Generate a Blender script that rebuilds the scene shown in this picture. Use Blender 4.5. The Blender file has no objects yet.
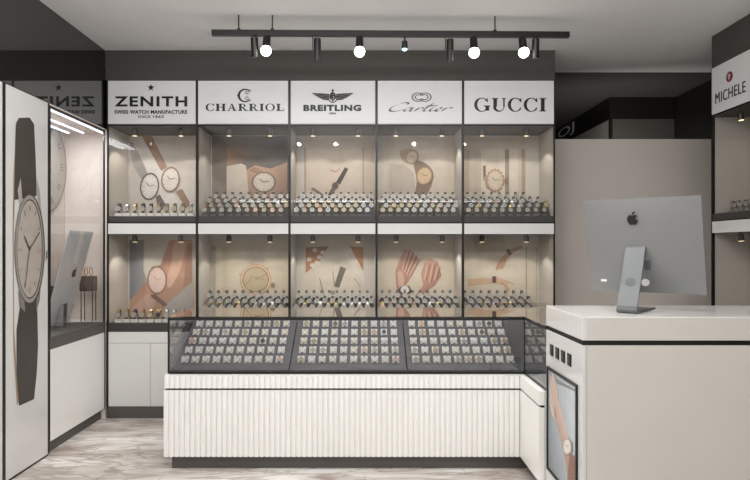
import bpy, math, random
from mathutils import Vector, Matrix
random.seed(7)
sc = bpy.context.scene
COL = sc.collection
PI = math.pi
# ------------------------------------------------------------------ camera
F = 603.0; CX, CY, EYE = 365.0, 248.0, 1.35      # focal length in pixels, vanishing point, eye height
cam_d = bpy.data.cameras.new('camera'); cam = bpy.data.objects.new('camera', cam_d); COL.objects.link(cam)
cam.location = (0, 0, EYE); cam.rotation_euler = (PI/2, 0, 0)
cam_d.sensor_width = 36; cam_d.lens = F/750*36; cam_d.shift_x = 10/750; cam_d.shift_y = 8/750
cam_d.clip_start = .05
sc.camera = cam
sc.view_settings.view_transform = 'Standard'

def at(px, py, Y):            # point of the place seen at a pixel, at depth Y
    return Vector(((px-CX)/F*Y, Y, EYE-(py-CY)/F*Y))
def onleft(px, py, X):        # same on a plane of constant X
    Y = X*F/(px-CX)
    return Vector((X, Y, EYE-(py-CY)/F*Y))

# ------------------------------------------------------------------ materials
def soft(c):
    g = sum(c)/3; return tuple((v+(g-v)*.30)*.86+k*.14 for v, k in zip(c, (170,150,130)))
def lin(c):
    return tuple(((v/255)/12.92 if v/255 <= .04045 else ((v/255+.055)/1.055)**2.4) for v in c[:3])
MATS = {}
def mat(name, rgb, rough=.5, metal=0, var=.05, scale=9, spec=.5, emit=0, bump=0, stretch=None, ior=None, coat=0):
    m = bpy.data.materials.new(name); m.use_nodes = True; MATS[name] = m
    nt = m.node_tree; b = nt.nodes['Principled BSDF']; L = nt.links
    c = lin(rgb)
    b.inputs['Roughness'].default_value = rough; b.inputs['Metallic'].default_value = metal
    b.inputs['Specular IOR Level'].default_value = spec
    if ior: b.inputs['IOR'].default_value = ior
    if coat: b.inputs['Coat Weight'].default_value = coat; b.inputs['Coat Roughness'].default_value = .05
    tc = nt.nodes.new('ShaderNodeTexCoord'); mp = nt.nodes.new('ShaderNodeMapping')
    if stretch: mp.inputs['Scale'].default_value = stretch
    no = nt.nodes.new('ShaderNodeTexNoise'); no.inputs['Scale'].default_value = scale; no.inputs['Detail'].default_value = 4
    L.new(tc.outputs['Object'], mp.inputs['Vector']); L.new(mp.outputs['Vector'], no.inputs['Vector'])
    rp = nt.nodes.new('ShaderNodeValToRGB')
    rp.color_ramp.elements[0].position = .3; rp.color_ramp.elements[1].position = .7
    rp.color_ramp.elements[0].color = tuple(v*(1-var) for v in c)+(1,)
    rp.color_ramp.elements[1].color = tuple(min(1, v*(1+var)) for v in c)+(1,)
    L.new(no.outputs['Fac'], rp.inputs['Fac']); L.new(rp.outputs['Color'], b.inputs['Base Color'])
    if bump:
        bp = nt.nodes.new('ShaderNodeBump'); bp.inputs['Strength'].default_value = bump
        L.new(no.outputs['Fac'], bp.inputs['Height']); L.new(bp.outputs['Normal'], b.inputs['Normal'])
    if emit:
        b.inputs['Emission Color'].default_value = c+(1,); b.inputs['Emission Strength'].default_value = emit
    return m
mat('ceiling_paint', (224,224,224), .9, var=.02, scale=2)
mat('dark_paint', (70,67,64), .6, var=.04, scale=3)
mat('dark_ceiling', (62,59,57), .8, var=.04, scale=3)
mat('black_gloss', (26,25,24), .03, var=.0, ior=1.9)
mat('black_panel', (22,21,20), .35, var=.05)
mat('white_lacquer', (236,235,232), .32, var=.012, scale=4)
mat('white_gloss', (214,213,211), .1, var=.01, scale=3)
mat('white_cabinet', (219,219,217), .4, var=.012, scale=4)
mat('sign_white', (222,223,224), .38, var=.01, scale=4)
mat('desk_taupe', (208,203,196), .4, var=.015, scale=4)
mat('wall_grey', (212,204,196), .75, var=.02, scale=3)
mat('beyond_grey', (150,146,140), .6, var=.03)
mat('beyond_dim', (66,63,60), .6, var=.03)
mat('case_lining', (196,189,179), .6, var=.02)
mat('niche_white', (222,212,204), .6, var=.01)
mat('black_metal', (13,13,12), .4, .0, var=.05)
mat('plinth_dark', (88,84,80), .5, var=.05)
mat('shelf_dark', (60,58,56), .5, var=.04)
mat('charcoal_tray', (90,90,93), .75, var=.06, scale=60)  # grey lifted so the colour carries the haze of the counter glass
mat('case_grey', (140,139,137), .5, var=.03)
mat('tier_grey', (98,95,90), .7, var=.04)
mat('tier_cream', (168,159,146), .6, var=.03)
mat('lettering_black', (16,15,15), .4, var=.0)
mat('lettering_grey', (250,250,250), .5, var=.0)
mat('emblem_grey', (84,80,77), .35, .3, var=.0)
mat('emblem_red', (120,26,34), .4, var=.0)
mat('aluminium_stand', (98,100,102), .42, .35, var=.03, scale=260)
mat('aluminium', (134,135,135), .42, .3, var=.03, scale=260)
mat('aluminium_brightened', (205,208,210), .42, .1, var=.03, scale=260)  # brighter copy of aluminium, makes up for weak light in the wall case
mat('track_black', (9,9,9), .4, var=.0)
mat('aluminium_dark', (80,82,84), .35, .8, var=.03)
mat('screen_black', (8,8,9), .06, var=0)
mat('chrome', (220,220,222), .12, 1, var=.0)
mat('fitting', (84,78,70), .35, .5, var=.02)
mat('lamp_white', (255,226,180), .4, emit=2.2, var=0)
mat('bulb_glow', (255,248,236), .4, emit=14, var=0)
mat('bulb_cool', (170,225,235), .4, emit=2.5, var=0)
mat('led_cool', (226,236,255), .4, emit=3, var=0)
mat('dial_bright', (232,229,220), .35, var=.02)
mat('cushion_pale', (226,224,218), .6, var=.04, scale=80)
mat('cushion_grey', (140,138,132), .6, var=.04, scale=80)
mat('stand_dark', (96,94,90), .5, var=.05)
mat('strap_dark', (70,66,63), .55, var=.05)
mat('strap_steel', (170,170,170), .3, .9, var=.03)
mat('strap_gold', (160,140,98), .3, .8, var=.03)
mat('strap_tan', (150,112,84), .6, var=.05)
mat('dial_white', (172,168,159), .35, var=.02)
mat('dial_cream', (180,171,150), .35, var=.02)
mat('dial_dark', (70,72,74), .3, var=.02)
mat('dial_green', (150,168,150), .3, var=.02)
mat('dial_rose', (214,178,164), .3, var=.02)
mat('gold', (205,165,80), .25, 1, var=.02)
mat('leaf_green', (72,104,52), .6, var=.2)
mat('socket_black', (20,20,20), .3, var=.02)
mat('socket_hole', (70,70,70), .4, var=.02)

def glass(name, tint, refl_gain=1.0, ior=1.45):
    m = bpy.data.materials.new(name); m.use_nodes = True; MATS[name] = m
    nt = m.node_tree; nt.nodes.clear(); L = nt.links
    out = nt.nodes.new('ShaderNodeOutputMaterial'); mx = nt.nodes.new('ShaderNodeMixShader')
    tr = nt.nodes.new('ShaderNodeBsdfTransparent'); gl = nt.nodes.new('ShaderNodeBsdfGlossy')
    lw = nt.nodes.new('ShaderNodeLayerWeight'); lw.inputs['Blend'].default_value = .5
    pw = nt.nodes.new('ShaderNodeMath'); pw.operation = 'POWER'; pw.inputs[1].default_value = 5
    fr = nt.nodes.new('ShaderNodeMath'); fr.operation = 'MULTIPLY_ADD'; fr.inputs[1].default_value = .9; fr.inputs[2].default_value = .025
    L.new(lw.outputs['Facing'], pw.inputs[0]); L.new(pw.outputs[0], fr.inputs[0])
    ml = nt.nodes.new('ShaderNodeMath'); ml.operation = 'MULTIPLY'; ml.inputs[1].default_value = refl_gain; ml.use_clamp = True
    no = nt.nodes.new('ShaderNodeTexNoise'); no.inputs['Scale'].default_value = 1.5
    mr = nt.nodes.new('ShaderNodeMapRange'); mr.inputs['To Min'].default_value = .0; mr.inputs['To Max'].default_value = .02
    L.new(no.outputs['Fac'], mr.inputs['Value']); L.new(mr.outputs['Result'], gl.inputs['Roughness'])
    tr.inputs['Color'].default_value = tint+(1,)
    L.new(fr.outputs[0], ml.inputs[0]); L.new(ml.outputs[0], mx.inputs['Fac'])
    L.new(tr.outputs[0], mx.inputs[1]); L.new(gl.outputs[0], mx.inputs[2]); L.new(mx.outputs[0], out.inputs['Surface'])
    return m
glass('clear_glass', (.96,.96,.96), .9)
glass('counter_glass', (.86,.86,.865), 1.8)

def print_mat():
    m = bpy.data.materials.new('printed_picture'); m.use_nodes = True; MATS['printed_picture'] = m
    nt = m.node_tree; b = nt.nodes['Principled BSDF']; L = nt.links
    a = nt.nodes.new('ShaderNodeVertexColor'); a.layer_name = 'Col'
    tc = nt.nodes.new('ShaderNodeTexCoord'); no = nt.nodes.new('ShaderNodeTexNoise'); no.inputs['Scale'].default_value = 14; no.inputs['Detail'].default_value = 5
    mr = nt.nodes.new('ShaderNodeMapRange'); mr.inputs['To Min'].default_value = .86; mr.inputs['To Max'].default_value = 1.14
    mx = nt.nodes.new('ShaderNodeVectorMath'); mx.operation = 'SCALE'
    L.new(tc.outputs['Object'], no.inputs['Vector']); L.new(no.outputs['Fac'], mr.inputs['Value'])
    L.new(a.outputs['Color'], mx.inputs[0]); L.new(mr.outputs['Result'], mx.inputs['Scale'])
    L.new(mx.outputs['Vector'], b.inputs['Base Color']); b.inputs['Roughness'].default_value = .45
print_mat()

def floor_mat():
    m = bpy.data.materials.new('marble_floor'); m.use_nodes = True; MATS['marble_floor'] = m
    nt = m.node_tree; b = nt.nodes['Principled BSDF']; L = nt.links; N = nt.nodes.new
    tc = N('ShaderNodeTexCoord')
    mp = N('ShaderNodeMapping'); mp.inputs['Scale'].default_value = (.75, 3.0, 1); mp.inputs['Rotation'].default_value = (0,0,.22)
    L.new(tc.outputs['Object'], mp.inputs['Vector'])
    n1 = N('ShaderNodeTexNoise'); n1.inputs['Scale'].default_value = 1.25; n1.inputs['Detail'].default_value = 8; n1.inputs['Roughness'].default_value = .62; n1.inputs['Distortion'].default_value = .9
    n2 = N('ShaderNodeTexNoise'); n2.inputs['Scale'].default_value = 2.4; n2.inputs['Detail'].default_value = 6; n2.inputs['Distortion'].default_value = 1.6
    L.new(mp.outputs['Vector'], n1.inputs['Vector']); L.new(mp.outputs['Vector'], n2.inputs['Vector'])
    r1 = N('ShaderNodeValToRGB'); e = r1.color_ramp.elements
    e[0].position = .28; e[0].color = lin((172,160,152))+(1,); e[1].position = .66; e[1].color = lin((245,243,240))+(1,)
    k = e.new(.44); k.color = lin((208,200,194))+(1,); k = e.new(.54); k.color = lin((236,232,228))+(1,)
    r2 = N('ShaderNodeValToRGB'); e = r2.color_ramp.elements
    e[0].position = .44; e[0].color = (1,1,1,1); e[1].position = .5; e[1].color = lin((176,160,150))+(1,)
    k = e.new(.56); k.color = (1,1,1,1)
    L.new(n1.outputs['Fac'], r1.inputs['Fac']); L.new(n2.outputs['Fac'], r2.inputs['Fac'])
    mx = N('ShaderNodeMix'); mx.data_type = 'RGBA'; mx.blend_type = 'MULTIPLY'; mx.inputs['Factor'].default_value = .7
    L.new(r1.outputs['Color'], mx.inputs['A']); L.new(r2.outputs['Color'], mx.inputs['B'])
    # faint joints of the large tiles
    br = N('ShaderNodeTexBrick'); br.inputs['Scale'].default_value = 1; br.inputs['Brick Width'].default_value = 1.2; br.inputs['Row Height'].default_value = .6
    br.inputs['Mortar Size'].default_value = .003; br.inputs['Color1'].default_value = (1,1,1,1); br.inputs['Color2'].default_value = (.93,.93,.93,1); br.inputs['Mortar'].default_value = (.6,.58,.56,1)
    L.new(tc.outputs['Object'], br.inputs['Vector'])
    m2 = N('ShaderNodeMix'); m2.data_type = 'RGBA'; m2.blend_type = 'MULTIPLY'; m2.inputs['Factor'].default_value = .8
    L.new(mx.outputs['Result'], m2.inputs['A']); L.new(br.outputs['Color'], m2.inputs['B'])
    L.new(m2.outputs['Result'], b.inputs['Base Color']); b.inputs['Roughness'].default_value = .28
floor_mat()

# ------------------------------------------------------------------ mesh builder
class MB:
    def __init__(s): s.v = []; s.f = []; s.m = []; s.sm = []; s.c = []
    def add(s, vs, fs, mi=0, smooth=False, col=None):
        o = len(s.v); s.v += [Vector(p) for p in vs]
        for f in fs: s.f.append([i+o for i in f]); s.m.append(mi); s.sm.append(smooth); s.c.append(col)
        return s
    def box(s, x0, x1, y0, y1, z0, z1, mi=0):
        v = [(x,y,z) for z in (z0,z1) for y in (y0,y1) for x in (x0,x1)]
        return s.add(v, [(0,2,3,1),(4,5,7,6),(0,1,5,4),(2,6,7,3),(0,4,6,2),(1,3,7,5)], mi)
    def hexa(s, v, mi=0):       # eight corners in the order of box()
        return s.add(v, [(0,2,3,1),(4,5,7,6),(0,1,5,4),(2,6,7,3),(0,4,6,2),(1,3,7,5)], mi)
    def cyl(s, p0, p1, r, n=16, mi=0, r1=None, caps=True):
        p0, p1 = Vector(p0), Vector(p1); r1 = r if r1 is None else r1
        d = (p1-p0).normalized(); a = d.orthogonal().normalized(); b = d.cross(a)
        vs = []
        for p, rr in ((p0, r), (p1, r1)):
            for i in range(n):
                t = 2*PI*i/n; vs.append(p + (a*math.cos(t)+b*math.sin(t))*rr)
        s.add(vs, [(i, (i+1) % n, n+(i+1) % n, n+i) for i in range(n)], mi, True)
        if caps:
            s.add(vs[:n], [tuple(reversed(range(n)))], mi); s.add(vs[n:], [tuple(range(n))], mi)
        return s
    def sphere(s, c, r, mi=0, n=16, k=10, sc=(1,1,1)):
        c = Vector(c); vs = []; fs = []
        for j in range(k+1):
            ph = PI*j/k
            for i in range(n):
                t = 2*PI*i/n
                vs.append(c+Vector((math.sin(ph)*math.cos(t)*r*sc[0], math.sin(ph)*math.sin(t)*r*sc[1], math.cos(ph)*r*sc[2])))
        for j in range(k):
            for i in range(n):
                fs.append((j*n+i, (j+1)*n+i, (j+1)*n+(i+1) % n, j*n+(i+1) % n))
        return s.add(vs, fs, mi, True)
    def tube(s, pts, r, n=8, mi=0):
        for a, b in zip(pts[:-1], pts[1:]): s.cyl(a, b, r, n, mi)
        return s
    def prism(s, pts, to3, d, mi=0):   # flat outline (2-D) pushed out by the vector d
        a = [Vector(to3(*p)) for p in pts]; n = len(a); d = Vector(d)
        s.add(a, [tuple(range(n))], mi); s.add([p+d for p in a], [tuple(reversed(range(n)))], mi)
        return s.add(a+[p+d for p in a], [(i, n+i, n+(i+1) % n, (i+1) % n) for i in range(n)], mi)
    def merge(s, o, M, mmap=None):
        k = len(s.v); s.v += [M @ p for p in o.v]
        for f, m, sm, c in zip(o.f, o.m, o.sm, o.c):
            s.f.append([i+k for i in f]); s.m.append(m if mmap is None else mmap[m]); s.sm.append(sm); s.c.append(c)
        return s
    def mesh(s, name, mats):
        me = bpy.data.meshes.new(name)
        me.from_pydata([tuple(p) for p in s.v], [], s.f)
        for m in mats: me.materials.append(MATS[m])
        me.polygons.foreach_set('material_index', s.m); me.polygons.foreach_set('use_smooth', s.sm)
        if any(c is not None for c in s.c):
            at_ = me.color_attributes.new('Col', 'FLOAT_COLOR', 'CORNER')
            for p, c in zip(me.polygons, s.c):
                for q, li in enumerate(p.loop_indices):
                    cc = c[q] if isinstance(c, list) else c
                    at_.data[li].color = lin(cc)+(1,)
        me.update()
        return me
    def build(s, name, mats, parent=None, bevel=0, loc=None):
        if isinstance(mats, str): mats = [mats]
        if loc is not None:
            loc = Vector(loc); s.v = [p-loc for p in s.v]
        o = bpy.data.objects.new(name, s.mesh(name, mats)); COL.objects.link(o)
        if loc is not None: o.location = loc
        if parent: o.parent = parent
        if bevel:
            b = o.modifiers.new('bevel', 'BEVEL'); b.width = bevel; b.segments = 2; b.limit_method = 'ANGLE'
        return o
def tag(o, label, cat, group=None, kind=None):
    o['label'] = label; o['category'] = cat
    if group: o['group'] = group
    if kind: o['kind'] = kind
    return o
def empty(name, loc, rz, label, cat, group=None):
    o = bpy.data.objects.new(name, None); COL.objects.link(o); o.location = loc; o.rotation_euler = (0,0,rz)
    o.empty_display_size = .05
    return tag(o, label, cat, group)
def struct(name, mb, mats, bevel=0):
    o = mb.build(name, mats, bevel=bevel); o['kind'] = 'structure'; return o
def box(x0, x1, y0, y1, z0, z1): return MB().box(x0, x1, y0, y1, z0, z1)
ORD = ['first','second','third','fourth','fifth','sixth','seventh','eighth','ninth','tenth','eleventh','twelfth']

# ------------------------------------------------------------------ lettering
def text_faces(txt, fat=0.0, spacing=1.0, shear=0.0):
    cu = bpy.data.curves.new('t', 'FONT'); cu.body = txt; cu.offset = fat; cu.space_character = spacing; cu.shear = shear
    cu.resolution_u = 4
    o = bpy.data.objects.new('t', cu); COL.objects.link(o)
    bpy.context.view_layer.update()
    dg = bpy.context.evaluated_depsgraph_get()
    me = bpy.data.meshes.new_from_object(o.evaluated_get(dg))
    vs = [(v.co.x, v.co.y) for v in me.vertices]; fs = [tuple(p.vertices) for p in me.polygons]
    bpy.data.objects.remove(o); bpy.data.curves.remove(cu); bpy.data.meshes.remove(me)
    return vs, fs
def fit(vs, x0, x1, y0, y1):
    ax = min(p[0] for p in vs); bx = max(p[0] for p in vs); ay = min(p[1] for p in vs); by = max(p[1] for p in vs)
    return [(x0+(p[0]-ax)/(bx-ax)*(x1-x0), y0+(p[1]-ay)/(by-ay)*(y1-y0)) for p in vs]
class Flat:                       # flat lettering gathered as 2-D faces
    def __init__(s): s.v = []; s.f = []
    def add(s, vs, fs):
        o = len(s.v); s.v += list(vs); s.f += [tuple(i+o for i in f) for f in fs]; return s
    def poly(s, pts): return s.add(pts, [tuple(range(len(pts)))])
    def rect(s, x0, y0, x1, y1): return s.poly([(x0,y0),(x1,y0),(x1,y1),(x0,y1)])
    def text(s, t, x0, x1, y0, y1, **k):
        vs, fs = text_faces(t, **k); return s.add(fit(vs, x0, x1, y0, y1), fs)
    def ring(s, cx, cy, rx, ry, irx, iry, a0=0, a1=360, n=28, icx=None):
        icx = cx if icx is None else icx
        P = []
        for i in range(n+1):
            t = math.radians(a0+(a1-a0)*i/n)
            P += [(cx+rx*math.cos(t), cy+ry*math.sin(t)), (icx+irx*math.cos(t), cy+iry*math.sin(t))]
        return s.add(P, [(2*i, 2*i+2, 2*i+3, 2*i+1) for i in range(n)])
    def nib(s, pts, nx, ny):      # broad-pen stroke
        P = catmull(pts, 6); V = []
        for x, y in P: V += [(x-nx, y-ny), (x+nx, y+ny)]
        return s.add(V, [(2*i, 2*i+2, 2*i+3, 2*i+1) for i in range(len(P)-1)])
    def line(s, a, b, w):
        dx, dy = b[0]-a[0], b[1]-a[1]; l = math.hypot(dx, dy) or 1; nx, ny = -dy/l*w/2, dx/l*w/2
        return s.poly([(a[0]-nx,a[1]-ny),(b[0]-nx,b[1]-ny),(b[0]+nx,b[1]+ny),(a[0]+nx,a[1]+ny)])
    def place(s, o, x0, x1, y0, y1): return s.add(fit(o.v, x0, x1, y0, y1), o.f)
    def mb(s, to3, d, layer=0):
        m = MB(); d = Vector(d)
        a = [Vector(to3(*p)) + d*layer for p in s.v]
        m.add(a, s.f); return m
def catmull(p, k, closed=False):
    out = []; n = len(p)
    rng = range(n) if closed else range(n-1)
    for i in rng:
        g = (lambda j: p[j % n]) if closed else (lambda j: p[min(max(j,0),n-1)])
        a, b, c, d = g(i-1), g(i), g(i+1), g(i+2)
        for q in range(k):
            t = q/k
            out.append(tuple(.5*((2*b[z])+(-a[z]+c[z])*t+(2*a[z]-5*b[z]+4*c[z]-d[z])*t*t+(-a[z]+3*b[z]-3*c[z]+d[z])*t**3) for z in (0,1)))
    if not closed: out.append(tuple(p[-1]))
    return out
def serif(word, track=.12, T=.19, t=.055):
    out = Flat(); x = 0; sf = .09
    for ch in word:
        g = Flat()
        if ch == 'I': g.rect(sf,0,sf+T,1).rect(0,0,2*sf+T,t).rect(0,1-t,2*sf+T,1); w = 2*sf+T
        elif ch in 'CG':
            g.ring(.47,.5,.47,.53,.30,.475,38,322,30,.50)
            g.poly([(.80,.70),(.86,.70),(.86,1.0),(.82,1.0),(.76,.84)])
            if ch == 'C': g.poly([(.80,.30),(.86,.28),(.80,.10),(.72,.06)]); w = .88
            else: g.rect(.72,.06,.72+T,.44).rect(.62,.44-t,.72+T+.08,.44); w = 1.0
        elif ch == 'O': g.ring(.5,.5,.5,.53,.31,.475,0,360,36); w = 1.0
        elif ch == 'U':
            g.rect(sf,.36,sf+T,1).rect(0,1-t,2*sf+T,1).rect(.72,.36,.72+t*1.3,1).rect(.64,1-t,.87,1)
            g.ring(.43,.36,.36,.39,.24,.30,180,360,20,.50); w = .88
        elif ch == 'H':
            for o in (0,.62): g.rect(o+sf,0,o+sf+T,1).rect(o,0,o+2*sf+T,t).rect(o,1-t,o+2*sf+T,1)
            g.rect(sf+T,.48,.62+sf,.48+t); w = .62+2*sf+T
        elif ch == 'A':
            g.poly([(.40,1),(.54,1),(.90,0),(.68,0)]).poly([(.44,1),(.48,.93),(.17,0),(.11,0)]).rect(.25,.32,.66,.32+t)
            g.rect(0,0,.28,t).rect(.58,0,1.0,t); w = 1.0
        elif ch == 'R':
            g.rect(sf,0,sf+T,1).rect(0,0,2*sf+T,t).rect(0,1-t,sf+T+.2,1)
            g.ring(.40,.74,.34,.26,.17,.205,-90,90,18,.42).rect(sf+T,.48,.44,.48+t).poly([(.36,.50),(.56,.50),(.92,0),(.70,0)]).rect(.70,0,.98,t); w = .96
        elif ch == 'L': g.rect(sf,0,sf+T,1).rect(0,0,.74,t).rect(0,1-t,2*sf+T,1).poly([(.68,0),(.76,0),(.78,.30),(.74,.30)]); w = .80
        out.add([(p[0]+x, p[1]) for p in g.v], g.f); x += w+track
    return out
def script_cartier():
    o = Flat(); nx, ny = .055, .045
    S = [
     [(.70,.78),(.66,.96),(.46,1.0),(.20,.80),(.04,.45),(.08,.12),(.32,.0),(.60,.10),(.80,.26)],
     [(1.10,.36),(.98,.42),(.84,.30),(.80,.10),(.90,.02),(1.04,.16),(1.14,.42),(1.10,.12),(1.18,.02),(1.32,.18),(1.42,.42),(1.36,.02)],
     [(1.38,.14),(1.48,.36),(1.60,.42),(1.66,.34)],
     [(1.66,.14),(1.80,.50),(1.92,.92),(1.84,.50),(1.78,.12),(1.86,.02),(2.00,.14),(2.12,.42),(2.08,.12),(2.16,.02),(2.30,.12)],
     [(1.70,.60),(1.90,.63),(2.14,.64)],
     [(2.30,.12),(2.48,.20),(2.56,.34),(2.48,.43),(2.36,.28),(2.38,.08),(2.50,.02),(2.66,.16),(2.78,.42),(2.72,.02)],
     [(2.74,.14),(2.86,.36),(3.00,.43),(3.10,.38)],
    ]
    for st in S: o.nib([(x+.42*y, y) for x, y in st], nx, ny)
    o.ring(2.46,.66,.045,.05,.0,.0)
    return o
def apple():
    body = catmull([(0,.78),(.12,.84),(.27,.86),(.40,.80),(.46,.71)],5)[:-1] + catmull([(.46,.71),(.34,.60),(.30,.46),(.35,.30),(.49,.20)],5)[:-1] + \
        catmull([(.49,.20),(.44,.02),(.34,-.16),(.22,-.26),(.11,-.24),(0,-.20),(-.11,-.24),(-.22,-.26),(-.37,-.10),(-.49,.16),(-.51,.42),(-.42,.68),(-.28,.84),(-.14,.84),(0,.78)],5)[:-1]
    o = Flat(); o.poly(body)
    o.poly(catmull([(0,.90),(.01,1.06),(.11,1.20),(.25,1.26),(.24,1.10),(.13,.95)],4,True))
    return o

# ------------------------------------------------------------------ printed pictures
class Picture:
    """flat print: coloured outlines laid over one another, in pixel coordinates of its own plane"""
    def __init__(s, to3, nrm): s.m = MB(); s.to3 = to3; s.n = Vector(nrm); s.k = 0
    def poly(s, pts, col, smooth=0):
        if smooth: pts = catmull(pts, smooth, True)
        a = [Vector(s.to3(*p)) + s.n*(.0004*s.k) for p in pts]; s.k += 1
        s.m.add(a, [tuple(range(len(a)))], 0, False, [soft(c) for c in col] if isinstance(col, list) else soft(col)); return s
    def ell(s, cx, cy, rx, ry, col, rot=0, n=28):
        c, q = math.cos(rot), math.sin(rot)
        return s.poly([(cx+rx*math.cos(t)*c-ry*math.sin(t)*q, cy+rx*math.cos(t)*q+ry*math.sin(t)*c) for t in [2*PI*i/n for i in range(n)]], col)
    def line(s, a, b, w, col):
        dx, dy = b[0]-a[0], b[1]-a[1]; l = math.hypot(dx,dy); nx, ny = -dy/l*w/2, dx/l*w/2
        return s.poly([(a[0]-nx,a[1]-ny),(b[0]-nx,b[1]-ny),(b[0]+nx,b[1]+ny),(a[0]+nx,a[1]+ny)], col)
    def grad(s, x0, y0, x1, y1, tl, tr, br, bl): return s.poly([(x0,y0),(x1,y0),(x1,y1),(x0,y1)], [tl,tr,br,bl])
    def watch(s, cx, cy, rx, ry, rim, face, hand=(70,60,55), rot=0, marks=True):
        s.ell(cx,cy,rx,ry,rim,rot); s.ell(cx,cy,rx*.84,ry*.86,face,rot)
        if marks:
            for i in range(12):
                t = 2*PI*i/12; c = math.cos(t); q = math.sin(t)
                s.line((cx+rx*.66*c,cy+ry*.68*q),(cx+rx*.78*c,cy+ry*.80*q),max(.25,rx*.035),hand)
        s.line((cx,cy),(cx-rx*.35,cy-ry*.30),max(.4,rx*.06),hand); s.line((cx,cy),(cx+rx*.5,cy-ry*.12),max(.35,rx*.05),hand)
        return s

# ================================================================== the setting
ZC = 2.917                                   # ceiling height
struct('floor', box(-2.6,6.5,-1.5,9.0,-.1,0), 'marble_floor')
struct('ceiling', box(-2.6,6.5,-1.5,5.38,ZC,ZC+.1), 'ceiling_paint')
struct('trim_ceiling_beyond', box(-2.6,6.5,5.38,9.0,ZC,ZC+.1), 'dark_ceiling')
XL = -2.06                                   # left wall plane
YB = 4.78                                    # front plane of the back cabinets
struct('wall_left', box(-2.6,-2.475,-1.5,9.0,0,ZC), 'dark_paint')
struct('trim_mirror_band', box(-2.47,XL,-1.5,YB-.004,2.297,ZC), 'black_gloss')
# the back wall carries the dark fascia above the signs
struct('wall_back', box(-2.47,1.50,5.24,5.38,0,ZC), 'dark_paint')
struct('trim_fascia', box(XL+.002,1.506,YB,5.238,2.68,ZC), 'dark_paint')
struct('wall_partition', box(1.508,3.22,5.26,5.38,0,2.30), 'wall_grey')
struct('wall_right', box(3.225,3.4,-1.5,5.38,0,ZC), 'dark_paint')
struct('wall_beyond', box(-2.6,6.5,8.8,9.0,0,ZC), 'black_panel')
# right-hand black return seen above the partition
struct('trim_return_beyond', box(3.221,3.60,5.39,6.255,0,ZC-.002).box(3.22,3.6,6.256,8.79,0,ZC-.002), 'black_panel')

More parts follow.
